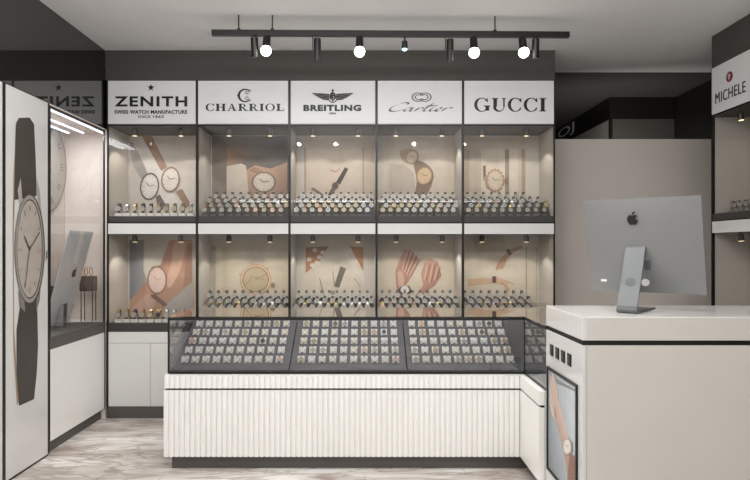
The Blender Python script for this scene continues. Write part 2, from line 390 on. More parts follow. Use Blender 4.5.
# ================================================================== watches
def watch_meshes():
    """two kinds: a watch round a cushion (trays), a watch on a block with a looped strap (shelves); front is -Y"""
    cu = MB()                                    # cushion: a padded block leaning back
    h, w, d = .037, .043, .028; n = 5
    def cushion(mb, mi=0):
        prof = [(-.5,.0),(-.52,.15),(-.5,.75),(-.40,.93),(-.15,1.0),(.3,1.0),(.46,.9),(.5,.6),(.5,.0)]
        for sx in (-1,1): pass
        P = []
        for sx, k in ((-.5,.90),(-.46,1.0),(.46,1.0),(.5,.90)):
            P.append([Vector((sx*w, py*d*k + (pz-.5)*.014, pz*h*(.5+.5*k))) for py, pz in prof])
        m = len(prof); V = [p for r in P for p in r]
        fs = []
        for a in range(3):
            for i in range(m): fs.append((a*m+i, (a+1)*m+i, (a+1)*m+(i+1) % m, a*m+(i+1) % m))
        fs.append(tuple(range(m))); fs.append(tuple(reversed(range(3*m,4*m))))
        mb.add(V, fs, mi); return prof
    prof = cushion(cu)
    st = MB()                                    # strap: a band following the cushion
    def band(mb, prof, ww, o, mi=0, y0=0):
        V = []
        for sx in (-1,1):
            for py, pz in prof: V.append((sx*ww/2, py*(d+2*o)+(pz-.5)*.014, max(.001, pz*(h+o))))
        m = len(prof); mb.add(V, [(i, m+i, m+i+1, i+1) for i in range(m-1)]+[tuple(range(m)), tuple(reversed(range(m,2*m)))], mi)
    band(st, prof, .012, .0015)
    dl = MB(); c = Vector((0,-.0155,.021)); nrm = Vector((0,-.95,.31)).normalized()
    dl.cyl(c, c+nrm*.005, .0165, 16, 0); dl.cyl(c+nrm*.005, c+nrm*.0056, .0140, 16, 1)
    dl.cyl(c+Vector((.015,0,0))+nrm*.002, c+Vector((.020,0,0))+nrm*.002, .002, 6, 0)
    a = Vector((1,0,0)); b = nrm.cross(a); q = c+nrm*.0059
    for v, l in (((-.5,.86),.007),((.7,.7),.010)):
        dv = (a*v[0]+b*v[1]); sv = dv.cross(nrm)*.0009
        dl.add([q-sv, q+sv, q+dv*l+sv, q+dv*l-sv], [(0,1,2,3)], 2)
    # shelf kind
    s2 = MB(); s2.box(-.022,.022,-.020,.016,0,.020).box(-.007,.007,-.002,.010,.020,.050)
    l2 = MB(); N = 18; V = []
    cz, ry, rz = .055, .019, .033
    for sx in (-.009,.009):
        for i in range(N):
            t = 2*PI*i/N; V.append((sx, ry*math.cos(t)+(.004 if math.sin(t) > 0 else 0)*math.sin(t), cz+rz*math.sin(t)))
    l2.add(V, [(i, (i+1) % N, N+(i+1) % N, N+i) for i in range(N)], 0, True)
    V2 = []
    for sx in (-.009,.009):
        for i in range(N):
            t = 2*PI*i/N; V2.append((sx, (ry-.003)*math.cos(t), cz+(rz-.003)*math.sin(t)))
    l2.add(V2, [(i, N+i, N+(i+1) % N, (i+1) % N) for i in range(N)], 0, True)
    for k in (0, N):
        l2.add([V[k+i] for i in range(N)]+[V2[k+i] for i in range(N)], [(i, N+i, N+(i+1) % N, (i+1) % N) for i in range(N)], 0)
    d2 = MB(); c = Vector((0,-.0175,.050)); nrm = Vector((0,-.985,.17)).normalized()
    d2.cyl(c, c+nrm*.006, .0185, 16, 0); d2.cyl(c+nrm*.006, c+nrm*.0066, .0160, 16, 1)
    d2.cyl(c+Vector((.017,0,0))+nrm*.003, c+Vector((.022,0,0))+nrm*.003, .002, 6, 0)
    b = nrm.cross(a); q = c+nrm*.0069
    for v, l in (((-.5,.86),.008),((.7,.7),.011)):
        dv = (a*v[0]+b*v[1]); sv = dv.cross(nrm)*.0009
        d2.add([q-sv, q+sv, q+dv*l+sv, q+dv*l-sv], [(0,1,2,3)], 2)
    return cu, st, dl, s2, l2, d2
CU, ST, DL, S2, L2, D2 = watch_meshes()
STRAPS = ['strap_dark','strap_steel','strap_gold','strap_tan']
FACES = ['dial_white','dial_cream','dial_dark','dial_green','dial_rose']
PROTO = {}
def watch_proto(style, strap, face, stand):
    key = (style, strap, face, stand)
    if key not in PROTO:
        rim = 'strap_gold' if strap in ('strap_gold','strap_tan') else 'strap_steel'
        a, b, c = (CU, ST, DL) if style == 'cushion' else (S2, L2, D2)
        PROTO[key] = (a.mesh('stand', [stand]), b.mesh('strap', [strap]), c.mesh('dial', [rim, face, 'strap_dark']))
    return PROTO[key]
GROUPWATCH = {}
def put_watch(loc, rz, style, strap, face, stand, label, group, scale=1):
    """an Empty with three meshes; the meshes are shared among watches of one kind"""
    ms = watch_proto(style, strap, face, stand)
    key = (style, strap, face, stand)
    if key in GROUPWATCH:
        src = GROUPWATCH[key]; r = src.copy(); COL.objects.link(r)
        for ch in src.children:
            k = ch.copy(); COL.objects.link(k); k.parent = r
    else:
        r = bpy.data.objects.new('wristwatch', None); COL.objects.link(r); r.empty_display_size = .02
        for nm, me in zip(('display_cushion' if style == 'cushion' else 'display_stand', 'strap', 'dial'), ms):
            k = bpy.data.objects.new(nm, me); COL.objects.link(k); k.parent = r
        GROUPWATCH[key] = r
    r.location = loc; r.rotation_euler = (0,0,rz); r.scale = (scale,)*3
    tag(r, label, 'watch', group); return r
def pick(rng): 
    return (rng.choices(STRAPS, [4,4,3,2])[0], rng.choices(FACES, [8,3,.3,.3,.5])[0])
REAR = MB(); REARM = ['stand_dark','strap_dark','strap_steel','dial_white']
def rear_watch(M):
    REAR.merge(S2, M, {0:0}); REAR.merge(L2, M, {0:1}); REAR.merge(D2, M, {0:2,1:3,2:1})

# ================================================================== display cabinets
ZT, ZS = 2.675, 2.330                      # sign top and bottom
ZU0 = 1.603; ZU1 = 1.553                   # upper shelf: top and bottom
ZP = 1.461                                 # bottom of the white pelmet
ZL0, ZL1 = .755, .686                      # lower shelf
DEP = .42
def cabinet(loc, rz, w, label, sign, tiers=True, left_panel=True, right_panel=True, pw='white_cabinet', spots=None):
    """local x along the front, y into the cabinet, z up"""
    r = empty('display_cabinet', loc, rz, label, 'display cabinet', 'watch display cabinets')
    B = lambda *a: MB().box(*a)
    p = .009
    fr = MB()
    fr.box(0,p,-.004,.02,.09,ZT).box(w-p,w,-.004,.02,.09,ZT).box(p,w-p,-.004,.02,ZS-.012,ZS).box(p,w-p,-.003,.02,ZU1-.008,ZU1)
    fr.build('frame', 'black_metal', r)
    sg = B(p+.001,w-p-.001,-.006,.018,ZS+.002,ZT).build('sign_panel', 'sign_white', r, bevel=.002)
    sign(sg, w)
    B(p,w-p,.021,DEP,ZS-.012,ZS).build('upper_ceiling', 'tier_grey', r)  # coloured dark grey so the top of the bay looks shaded
    sides = MB()
    sides.box(0,p,.0205,DEP,.09,ZS-.013).box(w-p,w,.0205,DEP,.09,ZS-.013)
    sides.build('side_panel', 'case_lining', r)
    B(p,w-p,DEP-.012,DEP,.09,ZS-.013).build('back_panel', 'case_lining', r)
    B(p,w-p,.0,DEP-.013,ZU1,ZU0).build('upper_shelf', 'shelf_dark', r, bevel=.003)
    B(p,w-p,-.002,.02,ZP,ZU1-.009).build('pelmet', 'white_cabinet', r)
    B(p,w-p,.021,DEP-.013,ZP,ZP+.02).build('lower_ceiling', 'tier_grey', r)  # same dark grey, shade put into the colour of the lower bay top
    B(p,w-p,.0,DEP-.013,ZL1,ZL0).build('lower_shelf', 'shelf_dark', r, bevel=.003)
    for z0, z1 in ((ZU0+.001,ZS-.013),(ZL0+.001,ZP-.001)):
        B(p+.001,w-p-.001,.005,.009,z0,z1).build('glass_pane', 'clear_glass', r)
    # base: one drawer over two doors, dark plinth
    B(p,w-p,.02,DEP-.013,.091,ZL1-.001).build('base_box', pw, r)
    B(p+.002,w-p-.002,0,.019,.597,ZL1-.002).build('drawer', pw, r, bevel=.002)
    m = w*.48
    for a, b in ((p+.002,m-.0012),(m+.0012,w-p-.002)): B(a,b,0,.019,.094,.594).build('door', pw, r, bevel=.002)
    B(0,w,.004,DEP,0,.09).build('plinth', 'plinth_dark', r)
    for zc in (ZS-.012, ZP):
        for fx in (spots or (.26,.74)):
            x = fx*w
            s_ = MB().cyl((x,.095,zc),(x,.095,zc-.012),.012,12,0).cyl((x,.095,zc-.012),(x,.100,zc-.060),.021,16,0).build('spotlight', 'fitting', r)
            MB().cyl((x,.100,zc-.060),(x,.1003,zc-.063),.017,16,0).build('lamp', 'lamp_white', s_)
    if tiers:
        for z0, n_, up, y0, mt, nm in ((ZU0,4,.043,.020,'tier_grey','upper_tier'),(ZL0,3,.040,.020,'tier_cream','lower_tier')):
            g = MB()
            for k in range(1, n_):
                base = z0 + (.07 if nm == 'lower_tier' else 0)
                g.box(p+.012,w-p-.012,y0+.075*k,y0+.075*k+.0745,z0+.0005,base+up*k)
            if nm == 'lower_tier': g.box(p+.012,w-p-.012,y0,y0+.0745,z0+.0005,z0+.07)
            g.build(nm, mt, r)
    return r
def letter(sg, flat, name, w, z0, mt, depth=.003):
    """flat lettering in cabinet coordinates (x along the front, z up) on a sign panel"""
    f = MB()
    a = [(p[0], -.0062, p[1]) for p in flat.v]; b = [(p[0], -.0062-depth, p[1]) for p in flat.v]
    f.add(b, flat.f); f.add(a, [tuple(reversed(q)) for q in flat.f])
    cnt = {}
    for q in flat.f:
        for i in range(len(q)):
            e = (q[i], q[(i+1) % len(q)]); cnt[frozenset(e)] = cnt.get(frozenset(e), []) + [e]
    for e, l in cnt.items():
        if len(l) == 1:
            i, j = l[0]; f.add([a[i], a[j], b[j], b[i]], [(0,1,2,3)])
    return f.build(name, mt, sg)
PXM = YB/F                                  # metres per pixel on the cabinet fronts
def zz(py): return EYE-(py-CY)*PXM
EDGES = [107,197,289.5,376.5,463,555]
XE = [(e-CX)*PXM for e in EDGES]
def mk(i, fn):                              # pixel coordinates on the sign -> cabinet coordinates
    return lambda sg, w: fn(sg, w, lambda px: (px-CX)*PXM-XE[i])
def sign0(sg, w, X):
    f = Flat(); f.text('ZENITH', X(115), X(187.5), zz(106.7), zz(96.6), fat=.028, spacing=1.18); letter(sg, f, 'lettering', w, 0, 'lettering_black')
    f = Flat(); f.text('SWISS WATCH MANUFACTURE', X(115), X(187.5), zz(114), zz(110.3), fat=.03, spacing=1.1); letter(sg, f, 'lettering', w, 0, 'lettering_black')
    for t_, a_, b_ in (('SINCE',138.5,150.5),('1865',153.5,164)):
        f = Flat(); f.text(t_, X(a_), X(b_), zz(118.2), zz(115.6), fat=.015, spacing=1.3); letter(sg, f, 'lettering', w, 0, 'lettering_black')
    f = Flat(); c = (X(151.3), zz(87.8)); R = 3.7*PXM
    f.poly([(c[0]+R*(1 if k % 2 == 0 else .40)*math.sin(PI*k/5), c[1]+R*(1 if k % 2 == 0 else .40)*math.cos(PI*k/5)) for k in range(10)]); letter(sg, f, 'emblem', w, 0, 'lettering_black')
def sign1(sg, w, X):
    f = Flat(); f.place(serif('CHARRIOL', .16, .25, .085), X(206), X(284), zz(111.3), zz(103.8))
    letter(sg, f, 'lettering', w, 0, 'lettering_black')
    f = Flat(); q = Flat()
    q.ring(0,0,1,1,.72,.82,48,312,30,.04); q.poly([(.62,.62),(.80,.95),(.70,.45)]); q.poly([(.62,-.62),(.80,-.95),(.70,-.45)])
    q.poly([(-1.12,.0),(-.92,.2),(-.92,-.2)])
    for s_ in (1,-1): q.line((.0,.42*s_),(.28,.15*s_),.06).line((.28,.15*s_),(.50,.42*s_),.06).line((.0,.42*s_),(.25,.62*s_),.06).line((.25,.62*s_),(.50,.42*s_),.06)
    f.place(q, X(237), X(251), zz(102.5), zz(89)); letter(sg, f, 'emblem', w, 0, 'lettering_black')
def sign2(sg, w, X):
    f = Flat(); f.text('BREITLING', X(303.5), X(361.3), zz(111.3), zz(105), fat=.055, spacing=1.14); letter(sg, f, 'lettering', w, 0, 'lettering_black')
    f = Flat(); f.text('1884', X(329), X(336), zz(114.6), zz(112.6), fat=.02); letter(sg, f, 'lettering', w, 0, 'lettering_black')
    q = Flat()
    for s_ in (1,-1):
        q.poly([(s_*x, y) for x, y in [(.16,.48),(.50,.56),(1.0,.62),(.93,.46),(.55,.36),(.16,.30)]])
        q.poly([(s_*x, y) for x, y in [(.16,.27),(.55,.33),(.90,.42),(.82,.26),(.50,.15),(.16,.10)]])
        q.poly([(s_*x, y) for x, y in [(.16,.07),(.50,.12),(.78,.22),(.68,.04),(.42,-.08),(.16,-.10)]])
        q.poly([(s_*x, y) for x, y in [(.16,-.13),(.42,-.11),(.62,.0),(.46,-.22),(.16,-.30)]])
    q.ring(0,.18,.15,.52,.10,.42); q.rect(-.02,-.62,.02,.98); q.ring(.0,.92,.06,.16,.03,.09)
    q.ring(0,-.20,.20,.40,.14,.32,200,340,14); q.text('B', -.11, .17, -.08, .62, fat=.03)
    f = Flat(); f.place(q, X(312), X(353.5), zz(103.2), zz(89.5)); letter(sg, f, 'emblem', w, 0, 'lettering_black')
def sign3(sg, w, X):
    f = Flat(); f.place(script_cartier(), X(388.5), X(453.5), zz(112), zz(102.4)); letter(sg, f, 'lettering', w, 0, 'emblem_grey')
    q = Flat()
    q.ring(.34,0,.62,.62,.50,.52,215,505,30).ring(-.34,0,.62,.62,.50,.52,35,325,30)
    q.ring(.30,0,.36,.38,.26,.29,215,505,24).ring(-.30,0,.36,.38,.26,.29,35,325,24)
    f = Flat(); f.place(q, X(411.5), X(431.5), zz(102), zz(92.8)); letter(sg, f, 'emblem', w, 0, 'emblem_grey')
def sign4(sg, w, X):
    f = Flat(); f.place(serif('GUCCI', .13, .23, .07), X(474), X(545.7), zz(112), zz(98)); letter(sg, f, 'lettering', w, 0, 'lettering_black')
NAMES = ['ZENITH','CHARRIOL','BREITLING','script','GUCCI']
SPOT = [((135,181)),((229,270)),((313,358)),((396,442)),((482,526.5))]
CLAB = ['tall lit display cabinet nearest the left wall, sign with a small black star',
        'tall lit display cabinet second from left, serif sign under a round C emblem',
        'tall lit display cabinet in the middle, sign with black winged emblem',
        'tall lit display cabinet second from right, sign in thin slanted script',
        'tall lit display cabinet beside the grey partition, bold serif sign without emblem']
for i in range(5):
    w = XE[i+1]-XE[i]
    Yspot = YB+.1; sp = [((px-CX)/F*Yspot-XE[i])/w for px in SPOT[i]]
    cabinet((XE[i],YB,0), 0, w, CLAB[i], mk(i, [sign0,sign1,sign2,sign3,sign4][i]), tiers=(i > 0), spots=sp)
# right wall cabinet, turned to face the room
XR = 2.57; YR = 4.47
def sign5(sg, w):
    def at_(px, py):
        Y = XR*F/(px-CX); return (YR-Y, EYE-(py-CY)/F*Y)
    a = at_(715.5,97); b = at_(746,80)
    f = Flat(); f.text('MICHELE', a[0]+.012, a[0]+.36, 2.402, 2.478, spacing=1.12); letter(sg, f, 'lettering', w, 0, 'lettering_black')
    c = at_(730.5,75); f = Flat(); f.ring(c[0], c[1]-.012, .036,.036,0,0); letter(sg, f, 'emblem', w, 0, 'emblem_red')
    f = Flat(); f.ring(c[0], c[1]-.004, .013,.011,.007,.006).rect(c[0]-.002,c[1]-.036,c[0]+.002,c[1]-.014).rect(c[0]-.012,c[1]-.024,c[0]+.012,c[1]-.020); letter(sg, f, 'emblem_mark', w, 0, 'sign_white', .0045)
cabinet((XR,YR,0), -PI/2, .80, 'tall display cabinet on the right wall, sign with a dark red dot', sign5, tiers=False, spots=(.24,.74))
struct('trim_fascia_right', box(XR+.001,3.22,YR-2.6,YR,2.68,ZC), 'dark_paint')
struct('trim_side_right', box(XR+DEP+.001,3.224,YR-.8,YR,0,2.679), 'black_panel')

# watches on the cabinet shelves
rng = random.Random(3)
FRONT_PICK = {}
for i in range(5):
    w = XE[i+1]-XE[i]; cab = ['cabinet beside the left wall','second cabinet from left','middle cabinet','second cabinet from right','cabinet beside the partition'][i]
    n = 10
    sp_ = (w-.09)/(n-.5)
    if i == 0:
        for lv, z in (('upper', ZU0), ('lower', ZL0)):
            for k in range(n):
                x = XE[i]+.075+k*(w-.14)/(n-1)
                s_, f_ = pick(rng)
                put_watch((x, YB+.055, z+.0005), 0, 'stand', s_, f_, 'cushion_pale',
                    f'wristwatch on pale stand, {ORD[k]} from left, {lv} shelf of {cab}', f'watches on the {lv} shelf beside the left wall', 1.2)
        continue
    for lv, z, base, rows, up in (('upper', ZU0, 0, 4, .043), ('lower', ZL0, .07, 3, .040)):
        for k_ in range(rows):
            nn = 10
            if i == 4 and (k_ == rows-1 or lv == 'lower'): nn = 8
            zb = z+base+up*k_+.001
            for k in range(nn):
                x = XE[i]+.05+(k+(.5 if k_ % 2 else 0))*sp_
                y = YB+.058+.075*k_
                s_, f_ = pick(rng)
                front = (k_ < 2) if lv == 'upper' else (k_ < 1)
                if front:
                    row = 'front row' if k_ == 0 else 'second row'
                    put_watch((x,y,zb), 0, 'stand', s_, f_ if f_ != 'dial_dark' else 'dial_white', 'stand_dark' if lv == 'upper' else 'cushion_grey',
                        f'wristwatch, {ORD[k]} from left, {row}, {lv} shelf of {cab}', f'watches on the {lv} cabinet shelves', 1.0 if lv == 'upper' else 1.08)
                else:
                    rear_watch(Matrix.Translation((x,y,zb)) @ Matrix.Scale(1.0 if lv == 'upper' else 1.08, 4))
for k in range(6):
    s_, f_ = pick(rng)
    put_watch((XR+.058, YR-.16-k*.062, ZU0+.001), -PI/2, 'stand', s_, f_, 'cushion_grey', f'wristwatch on pale stand, {ORD[k]} from the far end, right wall cabinet shelf', 'watches on the right wall shelf', .95)

# ================================================================== glass counter
YC = 3.70; YF = 3.65; YK = 4.27
xl, xr = (163-CX)/F*YF, .95
gl_, gr_ = (167.6-CX)/F*YC, .976
ZG0, ZG1 = .577, .92
YD = 3.252                                   # back of the desk: the return of the counter ends there
ct = empty('display_counter', ((xl+xr)/2, YC+.2, 0), 0, 'long L-shaped white fluted counter with glass case, before the cabinets', 'display counter')
CO = ct.location.copy()
def cpart(nm, mb, mt, par=ct, bevel=0):
    mb.v = [p-CO for p in mb.v]; return mb.build(nm, mt, par, bevel)
def fluted(x0, x1, y, z0, z1, pitch):
    m = MB(); n = round((x1-x0)/pitch); P = (x1-x0)/n; pts = []
    for k in range(n):
        a = x0+k*P
        for u, dd in ((0,.010),(.08,.010),(.13,.002),(.28,0),(.74,0),(.89,.002),(.94,.010)): pts.append((a+u*P, y+dd))
    pts.append((x1, y+.010))
    V = [(a,b,z0) for a, b in pts]+[(a,b,z1) for a, b in pts]+[(a,y+.03,z0) for a, b in pts]+[(a,y+.03,z1) for a, b in pts]; N = len(pts)
    m.add(V, [(i,i+1,N+i+1,N+i) for i in range(N-1)]+[(N+i,N+i+1,3*N+i+1,3*N+i) for i in range(N-1)]+[(2*N+i,2*N+i+1,i+1,i) for i in range(N-1)]
          +[(0,N,3*N,2*N),(N-1,3*N-1,4*N-1,2*N-1)])
    return m
cpart('fluted_panel', fluted(xl, xr-.012, YF, .085, .488, .0322), 'white_lacquer')
cpart('fluted_band', fluted(xl+.004, xr-.012, YF, .500, ZG0, .0322), 'white_lacquer')
cpart('groove_strip', box(xl+.012, xr+.01, YF+.012, YF+.03, .4885, .4995).box(xr-.0,xr+.02,YD+.004,YF+.03,.4885,.4995).box(xl+.012,xl+.03,YF+.03,YK,.4885,.4995), 'black_metal')
cpart('carcass', box(xl+.02, gr_+.55, YF+.031, YK, .0855, ZG0-.002).box(xr+.02, gr_+.55, YD+.004, YF+.0305, .0855, ZG0-.002), 'white_cabinet')
cpart('end_panel', box(xl, xl+.0195, YF+.031, YK, .085, .488).box(xl, xl+.0195, YF+.031, YK, .500, ZG0), 'white_lacquer', bevel=.002)
cpart('return_panel', box(xr-.011, xr+.0195, YD+.004, YF+.03, .085, .488).box(xr-.011, xr+.0195, YD+.004, YF+.03, .500, ZG0), 'white_lacquer', bevel=.002)
cpart('plinth', box((172-CX)/F*YC, gr_+.5, YC, YK-.03, 0, .085).box(xr+.06, gr_+.5, YD+.004, YC-.001, 0, .085), 'plinth_dark')
cpart('case_floor', box(gl_+.004, gr_+.55, YC+.004, YK-.004, ZG0-.0015, ZG0+.003).box(gr_+.004, gr_+.55, YD+.004, YC+.0035, ZG0-.0015, ZG0+.003), 'charcoal_tray')
fm = MB(); t = .010
for z0, z1 in ((ZG0+.003,ZG0+.014),(ZG1-.012,ZG1)):
    fm.box(gl_,gr_,YC,YC+t,z0,z1).box(gr_,gr_+t,YD+.004,YC+t,z0,z1).box(gl_,gl_+t,YC+t,YK,z0,z1).box(gl_+t,gr_+.55,YK-t,YK,z0,z1)
fm.box(gl_,gl_+t,YC,YC+t,ZG0+.014,ZG1-.012).box(gr_,gr_+t*.8,YC,YC+t*.8,ZG0+.014,ZG1-.012)
fr = cpart('frame', fm, 'black_metal')
cpart('case_back', box(gl_+t,gr_+.54,YK-t-.006,YK-t-.001,ZG0+.004,ZG1-.013), 'case_grey')
for a in ((gl_+t,gr_-.001,YC+.003,YC+.008,ZG0+.015,ZG1-.013),(gr_+.002,gr_+.007,YD+.006,YC-.001,ZG0+.015,ZG1-.013),(gl_+.003,gl_+.008,YC+t+.001,YK-t,ZG0+.015,ZG1-.013)):
    cpart('glass_pane', box(*a), 'counter_glass')
cpart('glass_top', box(gl_+.001,gr_+.55,YC+.001,YK-.001,ZG1+.0005,ZG1+.0085).box(gr_+.001,gr_+.55,YD+.006,YC+.0005,ZG1+.0005,ZG1+.0085), 'counter_glass')
def tray(label, cx, cy, rz, ww, dep, rows, cols, px_, name_):
    """slanted display tray, local x along the front, y to the back; watches stand in rows on it"""
    r = empty('display_tray', (cx,cy,ZG0+.0035), rz, label, 'display tray', 'slanted watch trays in the glass counter')
    z0, sl = .003, .53; a, b = ww
    MB().hexa([(a,0,0),(b,0,0),(a,dep,0),(b,dep,0),(a,0,z0),(b,0,z0),(a,dep,z0+sl*dep),(b,dep,z0+sl*dep)]).build('slope', 'charcoal_tray', r, bevel=.002)
    MB().box(a,b,-.006,-.0003,0,z0+.014).build('front_lip', 'charcoal_tray', r)
    R = Matrix.Translation((cx,cy,ZG0+.0035)) @ Matrix.Rotation(rz, 4, 'Z')
    for a in range(rows):
        for k in range(cols):
            y = .095+a*(dep-.155)/(rows-1); x = -px_*(cols-1)/2+k*px_
            z = z0+sl*(y-.018)+.001
            p = R @ Vector((x,y,z)); s_, f_ = pick(rng)
            if f_ == 'dial_white': f_ = 'dial_bright'
            put_watch(p, rz, 'cushion', s_, f_, 'cushion_pale',
                f'wristwatch on pale cushion, {ORD[k]} from left, {["front","second","third","fourth","back"][a] if rows == 5 else ORD[a]} row, {name_}', f'watches in the {name_}', 1.0)
for cx, ww, nm, lb in ((-.843,(-.352,.366),'left counter tray','slanted charcoal tray of watches at left end of the glass counter'),(-.105,(-.364,.364),'middle counter tray','slanted charcoal tray of fifty watches in the middle of the glass counter'),(.622,(-.355,.335),'right counter tray','slanted charcoal tray of fifty watches at the right end of the glass counter')):
    tray(lb, cx, YC+.035, 0, ww, .50, 5, 10, .0667, nm)
tray('slanted charcoal tray in the short side of the glass counter beside the desk', gr_+.05, 3.47, -PI/2, (-.18,.18), .40, 3, 5, .066, 'short side counter tray')

# ================================================================== reception desk
YD0, YD1, XD0, XD1, ZD = 2.71, 3.25, .976, 2.45, 1.04
dk = empty('reception_desk', (1.7,2.98,0), 0, 'white and taupe reception desk with black inlay line, right of the glass counter', 'desk')
DO = dk.location.copy()
def dpart(nm, mb, mt, par=dk, bevel=0, off=None):
    mb.v = [p-DO for p in mb.v]; return mb.build(nm, mt, par, bevel)
dpart('top', box(XD0,XD1,YD0,YD1,.934,ZD), 'white_gloss', bevel=.003)
dpart('front_panel', box(XD0+.019,XD1,YD0,YD0+.018,.05,.912), 'desk_taupe')
dpart('front_edge', box(XD0+.02,XD1,YD0-.0012,YD0-.0002,.9345,ZD-.0035), 'desk_taupe')
dpart('inlay_strip', box(XD0+.004,XD1-.004,YD0+.004,YD1-.004,.9125,.9335), 'black_metal')
dpart('side_panel', box(XD0,XD0+.018,YD0,YD1,.05,.912), 'white_gloss', bevel=.002)
dpart('carcass', box(XD0+.0185,XD1,YD0+.0185,YD1,.05,.912), 'white_cabinet')
dpart('plinth', box(XD0+.03,XD1,YD0+.04,YD1,0,.0495), 'plinth_dark')
for k in range(4):
    y = 3.145-k*.09
    so = dpart('power_socket', box(XD0-.005,XD0-.0002,y-.026,y+.026,.788,.846), 'socket_black', bevel=.002)
    h_ = MB().box(XD0-.0065,XD0-.0048,y-.016,y+.016,.801,.833); h_.v = [p-DO for p in h_.v]; h_.build('socket_face', 'socket_hole', so)
# framed picture on the desk's side
pic = empty('framed_picture', (XD0-.001, 2.99, .45), 0, 'tall black-framed picture of a hand wearing a watch, on the desk side', 'picture')
PO = pic.location.copy()
y0, y1, z0, z1 = 2.762, 3.213, .175, .722
f = MB().box(XD0-.010,XD0-.0005,y0,y0+.012,z0,z1).box(XD0-.010,XD0-.0005,y1-.012,y1,z0,z1).box(XD0-.010,XD0-.0005,y0+.012,y1-.012,z0,z0+.012).box(XD0-.010,XD0-.0005,y0+.012,y1-.012,z1-.012,z1)
f.v = [p-PO for p in f.v]; f.build('frame', 'black_metal', pic)
P = Picture(lambda px, py: onleft(px, py, XD0-.003)-PO, (-1,0,0))
def q(x, y): return (540+x/3.43, 340+y/3.43)
def quad(y_a, z_a, y_b, z_b, cols):
    a = [Vector((XD0-.003-.0004*P.k, y, z))-PO for y, z in ((y_a,z_b),(y_b,z_b),(y_b,z_a),(y_a,z_a))]; P.k += 1
    P.m.add(a, [(0,1,2,3)], 0, False, cols)
quad(y1-.012, z0+.012, y0+.012, z1-.012, [(150,160,168),(205,212,216),(186,194,198),(120,128,134)])
P.poly([q(36,112),(q(60,135)),(q(120,170)),q(124,178),q(60,150),q(36,125)], (120,128,134))
SK, SD = (222,190,172), (190,150,130)
P.poly([q(*p) for p in [(40,196),(58,190),(74,236),(94,318),(106,372),(112,440),(120,480),(96,480),(84,398),(66,316),(46,256)]], [SK,SK,SK,SK,SK,(196,150,126),SD,SD,SD,SD,SD])
for pts in ([(40,112),(45,110),(56,150),(64,205),(54,215),(44,160)], [(36,128),(40,126),(50,170),(58,222),(48,226),(40,180)], [(35,160),(39,158),(47,200),(54,244),(46,246),(38,210)], [(35,196),(38,194),(46,232),(54,262),(47,264),(39,238)]):
    P.poly([q(*p) for p in pts], SK, 3); P.line(q(*pts[3]), q(*pts[1]), .35, SD)
P.poly([q(*p) for p in [(80,340),(112,352),(113,386),(84,380)]], (176,160,146))
P.watch(*q(97,366), 4.2, 8.0, (200,192,180), (232,228,220), marks=False)
P.poly([q(*p) for p in [(106,392),(124,400),(128,480),(98,480),(102,430)]], (150,96,74))
P.poly([q(*p) for p in [(36,396),(100,396),(128,420),(128,480),(36,480)]], (150,156,160)) if False else None
P.m.build('print', 'printed_picture', pic)

# ================================================================== computers
def emblem(par, M, size, mt='lettering_black'):
    f = apple(); a = fit(f.v, -.36*size, .36*size, -.5*size, .5*size); m = MB()
    m.add([M @ Vector((x,-.0004,z)) for x, z in a], f.f); return m.build('emblem', mt, par)
def computer(loc, yaw, w, h, tilt, label, lift, metal='aluminium', bulge=.028):
    """local -Y is the back of the screen, z up, origin on the table below the screen"""
    r = empty('desktop_computer', loc, yaw, label, 'computer')
    T = Matrix.Translation((0,0,lift)) @ Matrix.Rotation(tilt, 4, 'X')
    m = MB(); NX, NZ = 12, 10; V = []
    for j in range(NZ+1):
        for i in range(NX+1):
            u, v = i/NX*2-1, j/NZ*2-1
            V.append(T @ Vector((u*w/2, -.003-bulge*max(0,(1-abs(u)**2.4))*max(0,(1-abs(v)**2.4)), (v+1)/2*h)))
    m.add(V, [(j*(NX+1)+i, j*(NX+1)+i+1, (j+1)*(NX+1)+i+1, (j+1)*(NX+1)+i) for j in range(NZ) for i in range(NX)], 0, True)
    for a, b in (((-w/2,0),(w/2,0)),((w/2,0),(w/2,h)),((w/2,h),(-w/2,h)),((-w/2,h),(-w/2,0))):
        m.add([T @ Vector((a[0],-.003,a[1])), T @ Vector((a[0],.004,a[1])), T @ Vector((b[0],.004,b[1])), T @ Vector((b[0],-.003,b[1]))], [(0,1,2,3)])
    body = m.build('screen_housing', metal, r)
    s = MB(); s.add([T @ Vector(p) for p in ((-w/2,.0042,0),(w/2,.0042,0),(w/2,.0042,h),(-w/2,.0042,h))], [(3,2,1,0)]); s.build('screen', 'screen_black', r)
    return r, body, T
# desk computer: seen from behind
bl = Vector((1.209,3.20)); br = Vector((1.622,2.86)); cxy = (bl+br)/2
yaw = math.atan2(br.y-bl.y, br.x-bl.x); W = (br-bl).length
r, body, T = computer((cxy.x,cxy.y,ZD), yaw, W, .482, math.radians(16), 'large silver all-in-one computer on the desk, seen from behind', .088)
emblem(body, T @ Matrix.Translation((-.030,-.034,.392)), .068)
